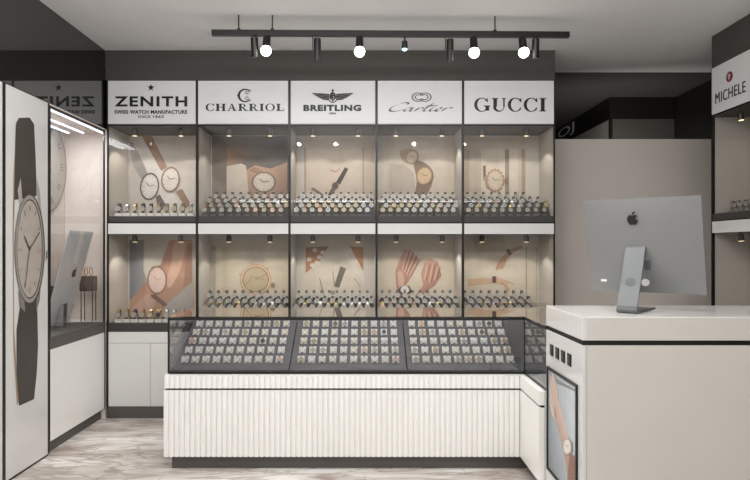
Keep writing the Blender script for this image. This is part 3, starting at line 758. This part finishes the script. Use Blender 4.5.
# stand: bent strip of aluminium
sw = .047; xc = -.026
prof = [(-.060,.318),(-.098,.318),(-.104,.312),(-.190,.13),(-.243,.035),(-.249,.014),(-.243,.003),(-.227,.0),(.085,.0),(.088,.005),(-.218,.011),(-.232,.018),(-.233,.034),(-.180,.13),(-.094,.300),(-.060,.300)]
m = MB(); n = len(prof)
V = [(xc+s_*sw, a, b+.001) for s_ in (-1,1) for a, b in prof]
m.add(V, [tuple(range(n)), tuple(reversed(range(n,2*n)))]+[(i, n+i, n+(i+1) % n, (i+1) % n) for i in range(n)])
stn = m.build('stand', 'aluminium_stand', r, bevel=.002)
c0 = Vector((xc,-.1825,.145)); nn = Vector((0,-.904,.427)).normalized()
MB().cyl(c0-nn*.002, c0+nn*.0015, .024, 24).build('cable_hole', 'aluminium_dark', stn)
pl = T @ Vector((.008,-.030,.062)); MB().cyl(pl, pl+Vector((0,-.012,0)), .018, 20).build('power_plug', 'cushion_pale', body)
po = T @ Vector((-.20,-.012,.06)); MB().box(po.x-.014,po.x+.014,po.y-.006,po.y,po.z-.006,po.z+.006).build('port_panel', 'cushion_pale', body)
pv = T @ Vector((.020,-.031,.16)); MB().box(pv.x-.010,pv.x+.016,pv.y-.003,pv.y+.002,pv.z-.03,pv.z+.03).build('vent', 'aluminium_stand', body)

# ================================================================== left wall
# big printed panel with a watch
pn = empty('watch_poster_panel', (XL,3.2,0), 0, 'tall white glossy panel printed with one huge black-strapped watch on the left wall', 'panel')
NO = pn.location.copy()
def npart(nm, mb, mt, par=pn, bevel=0):
    mb.v = [p-NO for p in mb.v]; return mb.build(nm, mt, par, bevel)
npart('board', box(XL-.06,XL,.6,3.915,.012,2.292), 'white_gloss')
npart('edge_strip', box(XL-.06,XL+.002,3.916,3.935,.012,2.292).box(XL-.06,XL+.001,.6,3.915,0,.0115), 'black_metal')
npart('joint_strip', box(XL+.0002,XL+.0012,3.425,3.455,.012,2.292), 'black_metal')
P = Picture(lambda px, py: onleft(px, py, XL+.0012)-NO, (1,0,0))
P.poly([(16,122),(18.5,119.5),(21,122),(19,160),(15,195),(13.6,240),(14.2,330),(19,402),(17,405),(13.5,350),(12.6,240),(13.4,180)], (160,128,100))
P.poly([(15.6,126),(18.6,118),(29.5,117.5),(34,124),(35.6,158),(36.6,196),(14.2,200),(15,160)], (52,47,44))
P.poly([(21,300),(37,298),(38,345),(36.8,372),(34,399),(18.9,406),(16.6,375),(16.4,330)], (50,47,45))
P.poly([(17.5,190),(20.5,178),(22,198),(20,215)], (170,165,160)).poly([(36,178),(39.5,190),(41.5,214),(38,205)], (170,165,160))
P.poly([(18,290),(24,300),(25,312),(19,306)], (120,116,112)).poly([(36,300),(40.5,284),(39.5,300),(36,312)], (120,116,112))
P.ell(29.3,249,15.2,55.5,(56,52,49)); P.ell(28.9,249,14.4,54,(150,144,138)); P.ell(29.2,249,12.9,50,(52,48,45)); P.ell(28.9,249,12.3,48.6,(178,168,158))
for k in range(12):
    t_ = 2*PI*k/12; c_, s_ = math.cos(t_), math.sin(t_); P.line((28.9+c_*9.6,249+s_*38),(28.9+c_*11.2,249+s_*44),.5,(90,76,66))
P.line((28.2,249),(23,236),1.0,(70,62,56)); P.line((28.2,249),(38.4,232),1.0,(70,62,56)); P.line((28.4,246),(23.4,288),.6,(84,74,68)); P.ell(28.3,248.5,.8,2.2,(60,54,50))
P.line((17.6,250),(21,250),.9,(190,130,100)); P.line((36,251),(40,251),.9,(190,130,100))
P.poly([(44.4,252),(45.6,250),(45.6,258),(44.4,260)], (80,74,70))
npart('print', P.m, 'printed_picture') if False else P.m.build('print', 'printed_picture', pn)
# niche case: base cabinet, worktop, white lit recess, glass
YN0, YN1, XN = 3.94, 4.775, -2.46
nc = empty('wall_display_case', (XL-.15,4.35,0), 0, 'lit white display case let into the left wall above a white base cabinet', 'display case')
NO = nc.location.copy()
npart('plinth', box(XN,XL-.03,YN0,YN1,0,.078), 'plinth_dark', nc)
npart('base_cabinet', box(XN,XL-.021,YN0,YN1,.08,.687), 'white_cabinet', nc)
npart('base_door', box(XL-.02,XL,YN0+.006,YN1-.010,.082,.684), 'white_lacquer', nc, bevel=.002)
npart('base_edge', box(XL-.02,XL+.001,YN0,YN0+.005,.078,.687).box(XL-.02,XL+.001,YN1-.009,YN1,.078,.687), 'black_metal', nc)
npart('worktop', box(XN,XL+.003,YN0,YN1,.689,.765), 'plinth_dark', nc)
npart('back_panel', box(XN-.01,XN,YN0,4.94,.766,2.295), 'niche_white', nc)
npart('end_panel', box(XN+.001,XL-.001,4.94,4.955,.0,2.295), 'niche_white', nc)
npart('end_floor', box(XN+.001,XL-.001,YN1+.001,4.939,.0,.765), 'niche_white', nc)
npart('top_panel', box(XN+.001,XL-.001,YN0,4.939,2.284,2.295), 'niche_white', nc)
npart('near_panel', box(XN+.001,XL-.021,YN0,YN0+.011,.766,2.283), 'niche_white', nc)
npart('frame', box(XL-.012,XL+.001,YN1-.006,YN1+.003,.766,2.283).box(XL-.02,XL+.001,YN0,YN0+.012,.766,2.283).box(XL-.014,XL,YN0+.012,YN1-.0065,2.270,2.283), 'black_metal', nc)
npart('glass_pane', box(XL-.010,XL-.006,YN0+.013,YN1-.007,.766,2.269), 'clear_glass', nc)
for x in (-2.12,-2.28,-2.40): npart('led_strip', box(x-.006,x+.006,YN0+.02,4.88,2.276,2.2835), 'led_cool', nc)
npart('led_strip', box(XN+.004,XN+.016,4.60,4.612,1.70,2.275), 'led_cool', nc)
# large round clock-like dial on the recess wall
wd = empty('wall_dial', (XN+.001,4.54,2.0), 0, 'large round pale watch dial with hour strokes inside the left display case', 'dial')
m = MB().cyl((0,0,0),(.012,0,0),  .40,48); m.build('dial_plate', 'dial_white', wd)
rg = MB(); N = 48
for k in range(N):
    pass
V = []
for k in range(N):
    t_ = 2*PI*k/N
    for rr, xx in ((.40,.0005),(.40,.014),(.392,.014),(.392,.0125)): V.append((xx, rr*math.cos(t_), rr*math.sin(t_)))
rg.add(V, [(4*k+a, 4*((k+1) % N)+a, 4*((k+1) % N)+a+1, 4*k+a+1) for k in range(N) for a in range(3)], 0, True); rg.build('rim', 'cushion_grey', wd)
mk_ = MB()
for k in range(12):
    t_ = 2*PI*k/12; R_ = Matrix.Rotation(t_, 4, 'X')
    for o in (-.014, .014) if k % 3 else (-.024,0,.024):
        b_ = MB().box(.0125,.0145,o-.0022,o+.0022,.30,.345); mk_.merge(b_, R_)
mk_.build('hour_marks', 'emblem_grey', wd)
MB().box(.0126,.016,-.006,.006,0,.22).build('hand', 'lettering_black', wd); MB().merge(MB().box(.0126,.0165,-.006,.006,0,.28), Matrix.Rotation(1.9,4,'X')).build('hand', 'lettering_black', wd)
MB().cyl((.0126,0,0),(.03,0,0),.03,20).build('hub', 'gold', wd)
# upright computer leaning in the case
b0 = Vector((-2.30,4.42)); b1 = Vector((-2.30,4.78)); W = .325
T0 = Vector((-2.315, 4.525, .766))
r, body, T = computer(T0, math.radians(86), W, .735, math.radians(15.5), 'slanted silver computer seen from behind in the left wall display case', .004, 'aluminium_brightened', bulge=.012)
emblem(body, T @ Matrix.Translation((.02,-.0165,.42)), .085)
m = MB(); m.hexa([T @ Vector(p) for p in ((-.05,-.017,.12),(.05,-.017,.12),(-.05,-.013,.60),(.05,-.013,.60),(-.02,-.0175,.12),(.03,-.0175,.12),(-.02,-.0155,.60),(.03,-.0155,.60))]) if False else None
MB().add([T @ Vector(p) for p in ((-.035,-.0185,.49),(.02,-.0185,.49),(.02,-.0135,.735),(-.035,-.0115,.735))], [(0,1,2,3)]).build('back_stripe', 'cushion_pale', body)
m = MB(); m.hexa([(-.055,-.085,0),(-.015,-.085,0),(-.055,-.02,0),(-.015,-.02,0),(-.04,-.078,.17),(.015,-.078,.17),(-.04,-.066,.17),(.015,-.066,.17)]); m.build('stand', 'chrome', r, bevel=.002)
# small black riser with gold rings, and a plant, behind it
rs = empty('display_riser', (-2.215,4.83,.766), 0, 'small black box riser on thin legs at the end of the left display case', 'display stand')
MB().box(-.055,.055,-.04,.04,.24,.36).build('box', 'black_panel', rs, bevel=.003)
for a in (-.045,.045):
    for b in (-.03,.03): MB().cyl((a,b,0),(a,b,.24),.004,8).build('leg', 'black_metal', rs)
for k, (x, lb) in enumerate(((-2.235,'left gold hoop earring standing on the small black riser'),(-2.195,'right gold hoop earring standing on the small black riser'))):
    N = 20; m = MB(); pts = [(.012*math.cos(2*PI*i/N)*1.0, 0, .033+.032*math.sin(2*PI*i/N)) for i in range(N+1)]
    m.tube(pts, .0035, 6); o = m.build('hoop_earring', 'gold'); o.location = (x,4.83,1.1265-.0005+.003); tag(o, lb, 'earring', 'gold hoop earrings')
pt = empty('potted_plant', (-2.38,4.60,.766), 0, 'small green plant in a white pot at the left edge of the left display case', 'plant')
MB().cyl((0,0,0),(0,0,.055),.022,16,0,.03).build('pot', 'dial_white', pt)
m = MB(); g = random.Random(5)
for k in range(22):
    a = g.uniform(0,2*PI); l = g.uniform(.05,.09); e = g.uniform(.4,1.3); d = Vector((math.cos(a)*math.cos(e), math.sin(a)*math.cos(e), math.sin(e))); s_ = d.cross(Vector((0,0,1))).normalized()*.010
    b_ = Vector((0,0,.05)); m.add([b_, b_+d*l*.5+s_, b_+d*l, b_+d*l*.5-s_], [(0,1,2,3)])
m.build('leaves', 'leaf_green', pt)
bb = empty('jewellery_box', (-2.42,4.675,.766), 0, 'tall dark box at the far left inside the left display case', 'box')
MB().box(-.03,.03,-.03,.03,0,.27).build('body', 'black_panel', bb, bevel=.002); MB().box(-.031,.031,-.031,.031,.271,.29).build('lid', 'black_panel', bb, bevel=.003)

# ================================================================== printed posters at the back of the cabinets
YP = YB+DEP-.0125
def poster(x0, y0, x1, y1, base, label, fn, crop):
    c = at((x0+x1)/2, y1, YP)
    P = Picture(lambda px, py: at(px, py, YP)-c, (0,-1,0))
    P.k = 1
    if isinstance(base, list): P.grad(x0,y0,x1,y1,*base)
    else: P.grad(x0,y0,x1,y1,base,base,base,base)
    ox, oy = crop; q = lambda x, y: (min(max(ox+x/4.36, x0), x1), min(max(oy+y/4.36, y0), y1))
    fn(P, q, lambda pts: [q(*p) for p in pts])
    o = P.m.build('poster', 'printed_picture'); o.location = c
    # paper thickness behind the print
    tag(o, label, 'poster', 'posters at the back of the cabinets'); return o
def p_u1(P, q, Q):
    P.poly(Q([(110,70),(165,70),(250,220),(330,378),(270,378),(110,110)]), (222,216,208))
    P.poly(Q([(108,95),(118,95),(150,150),(188,235),(158,258),(124,200),(108,130)]), (158,156,150))
    P.poly(Q([(222,335),(240,325),(276,390),(230,390)]), (96,92,88)); P.poly(Q([(160,68),(205,68),(272,205),(245,222)]), (166,122,92))
    P.poly(Q([(308,312),(336,300),(380,375),(352,385)]), (160,118,90))
    P.poly(Q([(108,200),(150,310),(200,378),(108,378)]), (206,200,192))
    c = q(195,290); P.watch(c[0],c[1],9.6,14,(96,90,86),(224,219,212), rot=.12); c = q(287,260); P.watch(c[0],c[1],9.3,12.8,(150,112,88),(230,222,212), rot=.12)
def p_u2(P, q, Q):
    P.grad(*q(140,118),*q(225,195),(150,104,74),(110,84,66),(96,76,62),(150,112,84))
    P.poly(Q([(138,200),(205,190),(222,200),(238,320),(236,378),(138,378)]), (192,180,164))
    P.poly(Q([(225,218),(262,198),(330,212),(402,184),(402,378),(236,378),(232,300)]), [(176,130,104),(182,134,106),(178,132,106),(168,122,96),(150,108,84),(160,118,94),(170,126,100)])
    P.poly(Q([(236,220),(262,204),(300,225),(270,236)]), (150,104,78))
    c = q(300,271); P.watch(c[0],c[1],12.3,10.4,(112,92,76),(204,190,170))
def p_u3(P, q, Q):
    P.poly(Q([(84,120),(92,120),(92,378),(84,378)]), (160,146,128)); P.poly(Q([(338,120),(344,120),(344,378),(338,378)]), (160,146,128))
    P.poly(Q([(255,130),(278,140),(250,200),(215,290),(190,300),(225,200)]), (206,184,162), 3)
    P.poly(Q([(262,205),(276,214),(240,282),(222,272)]), (42,38,34)); P.poly(Q([(206,292),(226,298),(200,330),(186,326)]), (92,70,56))
    c = q(219,287); P.watch(c[0],c[1],3.4,3.6,(120,88,64),(70,56,48), marks=False)
    P.poly(Q([(196,214),(222,222),(242,206),(240,216),(222,230),(196,222)]), (190,140,112))
    P.poly(Q([(112,300),(124,294),(176,330),(170,340)]), (120,94,76))
def p_u4(P, q, Q):
    P.poly(Q([(84,190),(150,195),(190,230),(200,310),(140,340),(84,330)]), (178,164,146))
    P.poly(Q([(134,130),(200,128),(214,160),(205,190),(170,192),(138,172)]), (168,138,110), 2)
    P.poly(Q([(186,182),(222,180),(262,205),(278,250),(246,330),(196,330),(206,260)]), (126,96,70), 2)
    c = q(182,162); P.watch(c[0],c[1],6,7,(150,118,86),(206,182,152), rot=.4); c = q(236,244); P.watch(c[0],c[1],8.2,9.4,(150,112,70),(210,172,122), rot=.3)
def p_u5(P, q, Q):
    for x0, x1, c in ((20,40,(186,164,140)),(64,92,(196,176,152)),(92,196,(216,200,178)),(196,214,(150,132,112)),(214,252,(214,200,180)),(268,284,(176,150,124))): P.grad(*q(x0,128),*q(x1,378),c,c,c,c)
    P.poly(Q([(100,200),(112,198),(112,262),(102,262)]), (122,88,66)); P.poly(Q([(104,250),(120,240),(130,300),(116,300)]), (190,156,112))
    c = q(152,264)
    for k in range(16):
        t = 2*PI*k/16; P.ell(c[0]+8.4*math.cos(t), c[1]+10.6*math.sin(t), 1.3, 1.5, (178,130,92), n=8)
    P.watch(c[0],c[1],8.6,10.8,(190,146,104),(216,196,168)); P.ell(*q(200,264),1.6,3,(150,100,72))
def p_l1(P, q, Q):
    P.grad(*q(108,66),*q(176,330),(96,102,116),(150,152,156),(150,148,146),(100,112,134))
    P.poly(Q([(170,66),(282,66),(250,170),(190,250),(168,200)]), (206,198,184))
    P.poly(Q([(282,66),(380,66),(380,252),(310,308),(262,350),(250,392),(108,392),(108,330),(180,250),(244,170)]), [(214,138,98),(224,140,96),(206,150,112),(186,138,106),(178,132,104),(186,128,98),(206,142,108),(190,130,100),(176,124,98),(186,130,104)])
    P.poly(Q([(300,80),(350,80),(330,190),(286,270),(268,250),(290,160)]), (228,172,138), 3); P.poly(Q([(116,372),(150,330),(196,300),(220,330),(190,380)]), (206,158,132), 3); P.poly(Q([(362,80),(380,80),(380,246),(340,276)]), (176,122,92))
    P.poly(Q([(262,352),(380,252),(380,392),(252,392)]), (172,166,160)); P.poly(Q([(196,308),(218,300),(274,348),(258,356)]), (120,88,76))
    P.poly(Q([(204,182),(240,176),(262,200),(196,210)]), (130,94,80))
    c = q(228,240); P.watch(c[0],c[1],10,14.4,(150,108,92),(234,198,182), hand=(190,140,122))
def p_l2(P, q, Q):
    for x0, x1, c in ((70,90,(176,162,138)),(118,140,(196,182,154)),(225,300,(202,188,160))): P.grad(*q(x0,92),*q(x1,330),c,c,c,c)
    c = q(265,238)
    for k in range(6):
        t = PI*k/3+.3; P.line((c[0]+13*math.cos(t),c[1]+13*math.sin(t)),(c[0]+17.5*math.cos(t),c[1]+17.5*math.sin(t)),3,(196,168,130))
    P.ell(c[0],c[1],15.8,15.4,(204,150,100)); P.ell(c[0],c[1],14.6,14.2,(226,190,146)); P.ell(c[0],c[1],13.2,12.9,(112,88,60)); P.ell(c[0],c[1],12.4,12.1,(190,166,124))
    for a, b in (((220,262),(252,228)),((240,222),(300,238)),((262,238),(318,212))): P.line(q(*a),q(*b),.7,(150,128,96))
    P.ell(*q(340,262),2.2,2.6,(150,112,84))
def p_l3(P, q, Q):
    P.poly(Q([(90,98),(190,92),(150,160),(90,210)]), (186,116,62)); P.poly(Q([(280,92),(342,98),(342,200)]), (196,118,56))
    P.poly(Q([(240,94),(285,96),(342,210),(342,250),(300,200)]), (214,204,186))
    for x, y in ((105,150),(130,110),(150,140),(140,165),(120,175),(165,120)): P.ell(*q(x,y),2.6,2.2,(226,206,192),n=10)
    P.poly(Q([(242,180),(268,186),(236,272),(214,268)]), (96,88,76)); P.ell(*q(262,178),2.6,2.4,(206,190,170))
    for a, b in (((208,200),(216,272)),((150,230),(170,300)),((300,230),(330,270))): P.line(q(*a),q(*b),.9,(170,140,112))
    P.ell(*q(205,295),5,3.4,(206,196,180)); P.ell(*q(205,295),3.2,2.2,(150,140,128))
def p_l4(P, q, Q):
    P.poly(Q([(150,104),(188,118),(214,150),(200,190),(176,235),(150,270),(146,330),(124,330),(114,260),(110,205),(124,160)]), [(214,150,122),(206,140,114),(196,132,106),(200,134,108),(190,124,98),(176,112,90),(164,104,84),(170,108,88),(186,122,98),(196,130,104),(210,144,116)])
    for a, b in (((164,112),(140,196)),((180,118),(150,206)),((196,132),(160,216)),((210,150),(170,222))): P.line(q(*a),q(*b),1.3,(222,166,136)); P.line(q(a[0]+9,a[1]),q(b[0]+8,b[1]),.8,(140,84,64))
    P.poly(Q([(120,210),(136,200),(150,236),(140,280),(126,270)]), (216,160,132), 3)
    P.poly(Q([(240,160),(262,146),(296,160),(312,220),(282,262),(240,290),(205,330),(196,310),(232,262),(222,210)]), [(206,140,114),(210,146,118),(196,132,106),(176,114,90),(170,108,86),(184,120,96),(170,108,86),(186,122,96),(196,130,104),(204,138,110)])
    for a, b in (((250,170),(236,240)),((274,165),(258,250)),((295,180),(280,240))): P.line(q(*a),q(*b),1.5,(222,164,134)); P.line(q(a[0]+11,a[1]+4),q(b[0]+9,b[1]),.8,(138,82,62))
    P.poly(Q([(122,282),(134,268),(170,264),(184,290),(168,300),(134,300)]), (70,62,56)); c = q(152,282); P.watch(c[0],c[1],4.6,4,(180,170,160),(232,228,222), marks=False)
def p_l5(P, q, Q):
    P.poly(Q([(272,88),(250,92),(212,112),(176,146),(154,186),(158,200),(172,192),(186,194),(194,180),(204,150),(238,118),(272,100)]), (196,146,112))
    P.line(q(160,196),q(170,168),.6,(160,108,80)); P.line(q(178,194),q(184,172),.6,(160,108,80))
    P.poly(Q([(200,110),(214,104),(226,126),(212,134)]), (92,62,48))
    P.poly(Q([(34,234),(140,230),(165,230),(200,240),(240,256),(236,260),(206,254),(222,292),(214,288),(190,262),(150,254),(34,266)]), (206,164,122))
    P.poly(Q([(140,224),(158,224),(158,252),(140,252)]), (84,58,46)); P.line(q(182,250),q(210,286),.6,(160,112,84))
    for x0, c in ((330,(186,172,152)),(286,(170,156,136))): P.grad(*q(x0,96),*q(x0+6,330),c,c,c,c)
W_ = (214,205,194)
poster(129.5,136,194.6,217.0,[(196,186,174),(206,196,184),(218,210,200),(208,200,190)],'poster of two watches, grey strap and brown strap, upper shelf beside left wall',p_u1,(105,120))
poster(212,136,288.5,217.0,[(112,100,90),(78,70,64),(84,74,66),(120,106,94)],'dark poster of bare wrist with round cream watch, upper shelf, second cabinet',p_u2,(195,120))
poster(304,136,374,217.0,[(206,188,168),(206,188,168),(196,176,154),(196,176,154)],'pale poster of a slim black watch strap, upper shelf of the middle cabinet',p_u3,(285,120))
poster(386,136,453.8,217.0,[(204,188,166),(208,192,172),(198,182,160),(194,178,158)],'pale poster of two brown gold watches, upper shelf of the fourth cabinet',p_u4,(370,120))
poster(463,136,526,217.0,[(202,182,158),(206,188,166),(206,186,162),(202,182,158)],'striped cream poster of a gold scalloped watch, upper shelf by the partition',p_u5,(460,120))
poster(129.5,240,194.6,318,[(150,150,152),(206,196,184),(190,150,120),(170,130,104)],'poster of bare arms and a rose oval watch, lower shelf beside the left wall',p_l1,(105,225))
poster(212,240,288.5,305,[(212,196,166),(214,198,168),(208,192,162),(206,190,160)],'cream poster of a huge pale round watch, lower shelf of the second cabinet',p_l2,(195,225))
poster(304,240,364,305,[(210,198,176),(210,198,176),(206,194,172),(206,194,172)],'cream poster with orange corners and grey strap, lower shelf, middle cabinet',p_l3,(285,225))
poster(380,240,453.8,305,[(212,196,170),(214,198,172),(210,194,166),(208,192,164)],'cream poster of two hands and a white watch, lower shelf of the fourth cabinet',p_l4,(370,225))
poster(463,240,538,305,[(214,200,176),(212,198,174),(206,190,166),(206,190,166)],'cream poster of two arms with bracelets, lower shelf by the partition',p_l5,(460,225))

# rear tiers: the watches behind the ones built singly
o = REAR.build('wristwatch', REARM, loc=(0,YB+.25,ZU0)); tag(o, 'watches packed on the rear tiers of the cabinets behind the front rows', 'watch', 'watches on the cabinet shelves', 'stuff')

# ================================================================== track light
YT = 4.05
ta, tb = at(212,33,YT), at(569,35,4.08)
tl = empty('track_light', ((ta.x+tb.x)/2, (ta.y+tb.y)/2, ZC), 0, 'black ceiling track with nine spot heads hanging in front of the signs', 'track light')
TO = tl.location.copy(); zt = (ta.z+tb.z)/2
def tpart(nm, mb, mt, par=tl, bevel=0):
    mb.v = [p-TO for p in mb.v]; return mb.build(nm, mt, par, bevel)
def tx(px, dy=0): 
    u = (px-212)/357; return Vector((ta.x+(tb.x-ta.x)*u, ta.y+(tb.y-ta.y)*u+dy, ta.z+(tb.z-ta.z)*u))
d_ = (tb-ta).normalized(); n_ = Vector((-d_.y,d_.x,0)); u_ = Vector((0,0,1))
m = MB(); h, t = .019, .018
V = [p+n_*a*t+u_*b*h for b in (-1,1) for a in (-1,1) for p in (ta,tb)]; m.hexa(V); tpart('rail', m, 'track_black', bevel=.002)
for px in (238.5,272,494.5):
    p = tx(px); tpart('suspension_rod', MB().cyl((p.x,p.y,p.z+.018),(p.x,p.y,ZC-.001),.0045,10).cyl((p.x,p.y,p.z+.018),(p.x,p.y,p.z+.030),.012,12), 'track_black')
LIT = []
def head(px, kind, aim=None):
    p = tx(px)
    if kind == 'side':              # unlit cylinder beside a short arm
        h_ = tpart('spot_head', MB().cyl((p.x,p.y,p.z-.035),(p.x,p.y,p.z-.185),.024,20), 'track_black')
        tpart('arm', MB().box(p.x-.034,p.x-.027,p.y-.006,p.y+.006,p.z-.13,p.z-.017).box(p.x-.034,p.x-.02,p.y-.004,p.y+.004,p.z-.13,p.z-.118), 'track_black', h_)
    elif kind == 'off':
        tpart('spot_head', MB().cyl((p.x,p.y,p.z-.018),(p.x,p.y,p.z-.03),.012,12).cyl((p.x,p.y,p.z-.03),(p.x+.003,p.y+.02,p.z-.155),.025,20), 'track_black')
    elif kind == 'small':
        h_ = tpart('spot_head', MB().cyl((p.x,p.y,p.z-.018),(p.x,p.y,p.z-.05),.006,10).cyl((p.x,p.y,p.z-.05),(p.x,p.y,p.z-.10),.019,18,0,.022), 'track_black')
        tpart('lamp', MB().sphere((p.x,p.y,p.z-.101),.019,0,16,8,(1,1,.7)), 'bulb_cool', h_)
        LIT.append((Vector((p.x,p.y,p.z-.13)), .5))
    else:
        a = Vector(aim).normalized()
        c0 = Vector((p.x,p.y,p.z-.028)); c1 = c0+a*.085
        h_ = tpart('spot_head', MB().cyl((p.x,p.y,p.z-.018),c0+a*.005,.010,12).cyl(c0,c1,.025,20,0,.027), 'track_black')
        e = c1+a*.022
        tpart('lamp', MB().sphere(e,.035,0,20,12), 'bulb_glow', h_)
        LIT.append((e+a*.045, 1))
head(254,'off'); head(266.5,'lit',(0,-.35,-1)); head(316.8,'side'); head(359,'lit',(0,-.30,-1)); head(404,'small')
head(449.5,'side'); head(473,'lit',(0,-.25,-1)); head(522,'lit',(.02,-.3,-1)); head(535.5,'off')

# ================================================================== shop unit seen over the partition
KX, KY = 2.54, 6.26
ks = empty('shop_unit', (2.9,KY+.6,0), 0, 'dim black and grey shop unit seen over the partition, pale letters on its side', 'shop unit')
KO = ks.location.copy()
def kpart(nm, mb, mt, par=ks):
    mb.v = [p-KO for p in mb.v]; return mb.build(nm, mt, par)
kpart('fascia', box(KX,3.215,KY,8.7,2.69,ZC-.002), 'black_panel')
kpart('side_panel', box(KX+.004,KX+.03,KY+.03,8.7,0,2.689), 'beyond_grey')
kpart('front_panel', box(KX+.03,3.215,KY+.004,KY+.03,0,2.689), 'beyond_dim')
kpart('corner_post', box(KX,KX+.0295,KY,KY+.0295,0,2.689), 'black_panel')
f = Flat(); f.text('OJ', 0, .62, 0, .15, fat=.01)
m = MB(); m.add([Vector((KX-.003, 7.93-x, 2.74+z)) for x, z in f.v], f.f); kpart('lettering', m, 'lettering_grey')

# ================================================================== light
def spot(loc, aim, e, ang, blend=.5, col=(1,.86,.68), r=.02):
    l = bpy.data.lights.new('spot', 'SPOT'); l.energy = e; l.spot_size = math.radians(ang); l.spot_blend = blend; l.color = col; l.shadow_soft_size = r
    o = bpy.data.objects.new('spot_lamp', l); COL.objects.link(o); o.location = loc
    o.rotation_euler = (Vector(aim)).to_track_quat('-Z', 'Y').to_euler(); return o
def area(loc, aim, e, sx, sy, col=(1,.95,.89)):
    l = bpy.data.lights.new('area', 'AREA'); l.shape = 'RECTANGLE'; l.size = sx; l.size_y = sy; l.energy = e; l.color = col
    o = bpy.data.objects.new('lamp_or_fill', l); COL.objects.link(o); o.location = loc
    o.rotation_euler = Vector(aim).to_track_quat('-Z', 'Y').to_euler(); return o
for i in range(5):
    for px in SPOT[i]:
        x = (px-CX)/F*(YB+.1)
        for zc in (ZS-.012, ZP):
            spot((x,YB+.101,zc-.072), (0,.20,-1), 3.9, 118, .25, (1,.95,.87))
for fx in (.24,.74):
    for zc in (ZS-.012, ZP): spot((XR+.101,YR-fx*.8,zc-.072), (.34,0,-1), .25, 118, .45)
for p, e in LIT: spot(p, (0,-.28,-1), 22*e, 110, .8, (1,.95,.87), .03)
area((-.2,2.75,2.88), (0,.12,-1), 40, 2.4, .5, (1,.99,.975))
area((-.1,YC+.035,ZG1-.004), (0,.5,-1), 1.0, 2.0, .02, (1,.98,.96))  # added light inside the glass case, brightens the trays
for x in (-.97,-.43,.72,1.46): spot((x,.70,2.88), (0,.42,-1), 34, 150, .6, (1,.99,.975), .022)
area((0,1.2,2.0), (0,.1,1), 74, 3.6, .8, (1,.99,.975))  # added uplight floating out of view, brightens the ceiling
area((2.3,5.65,2.0), (.2,1,.5), 9, .9, .3)  # added light hidden behind the partition, brightens the space beyond
area((-2.2,4.3,2.27), (0,0,-1), 6.5, .15, .8, (.98,.98,1))
w = bpy.data.worlds.new('world'); sc.world = w; w.use_nodes = True
bg = w.node_tree.nodes['Background']; bg.inputs['Color'].default_value = (1,.99,.975,1); bg.inputs['Strength'].default_value = .62
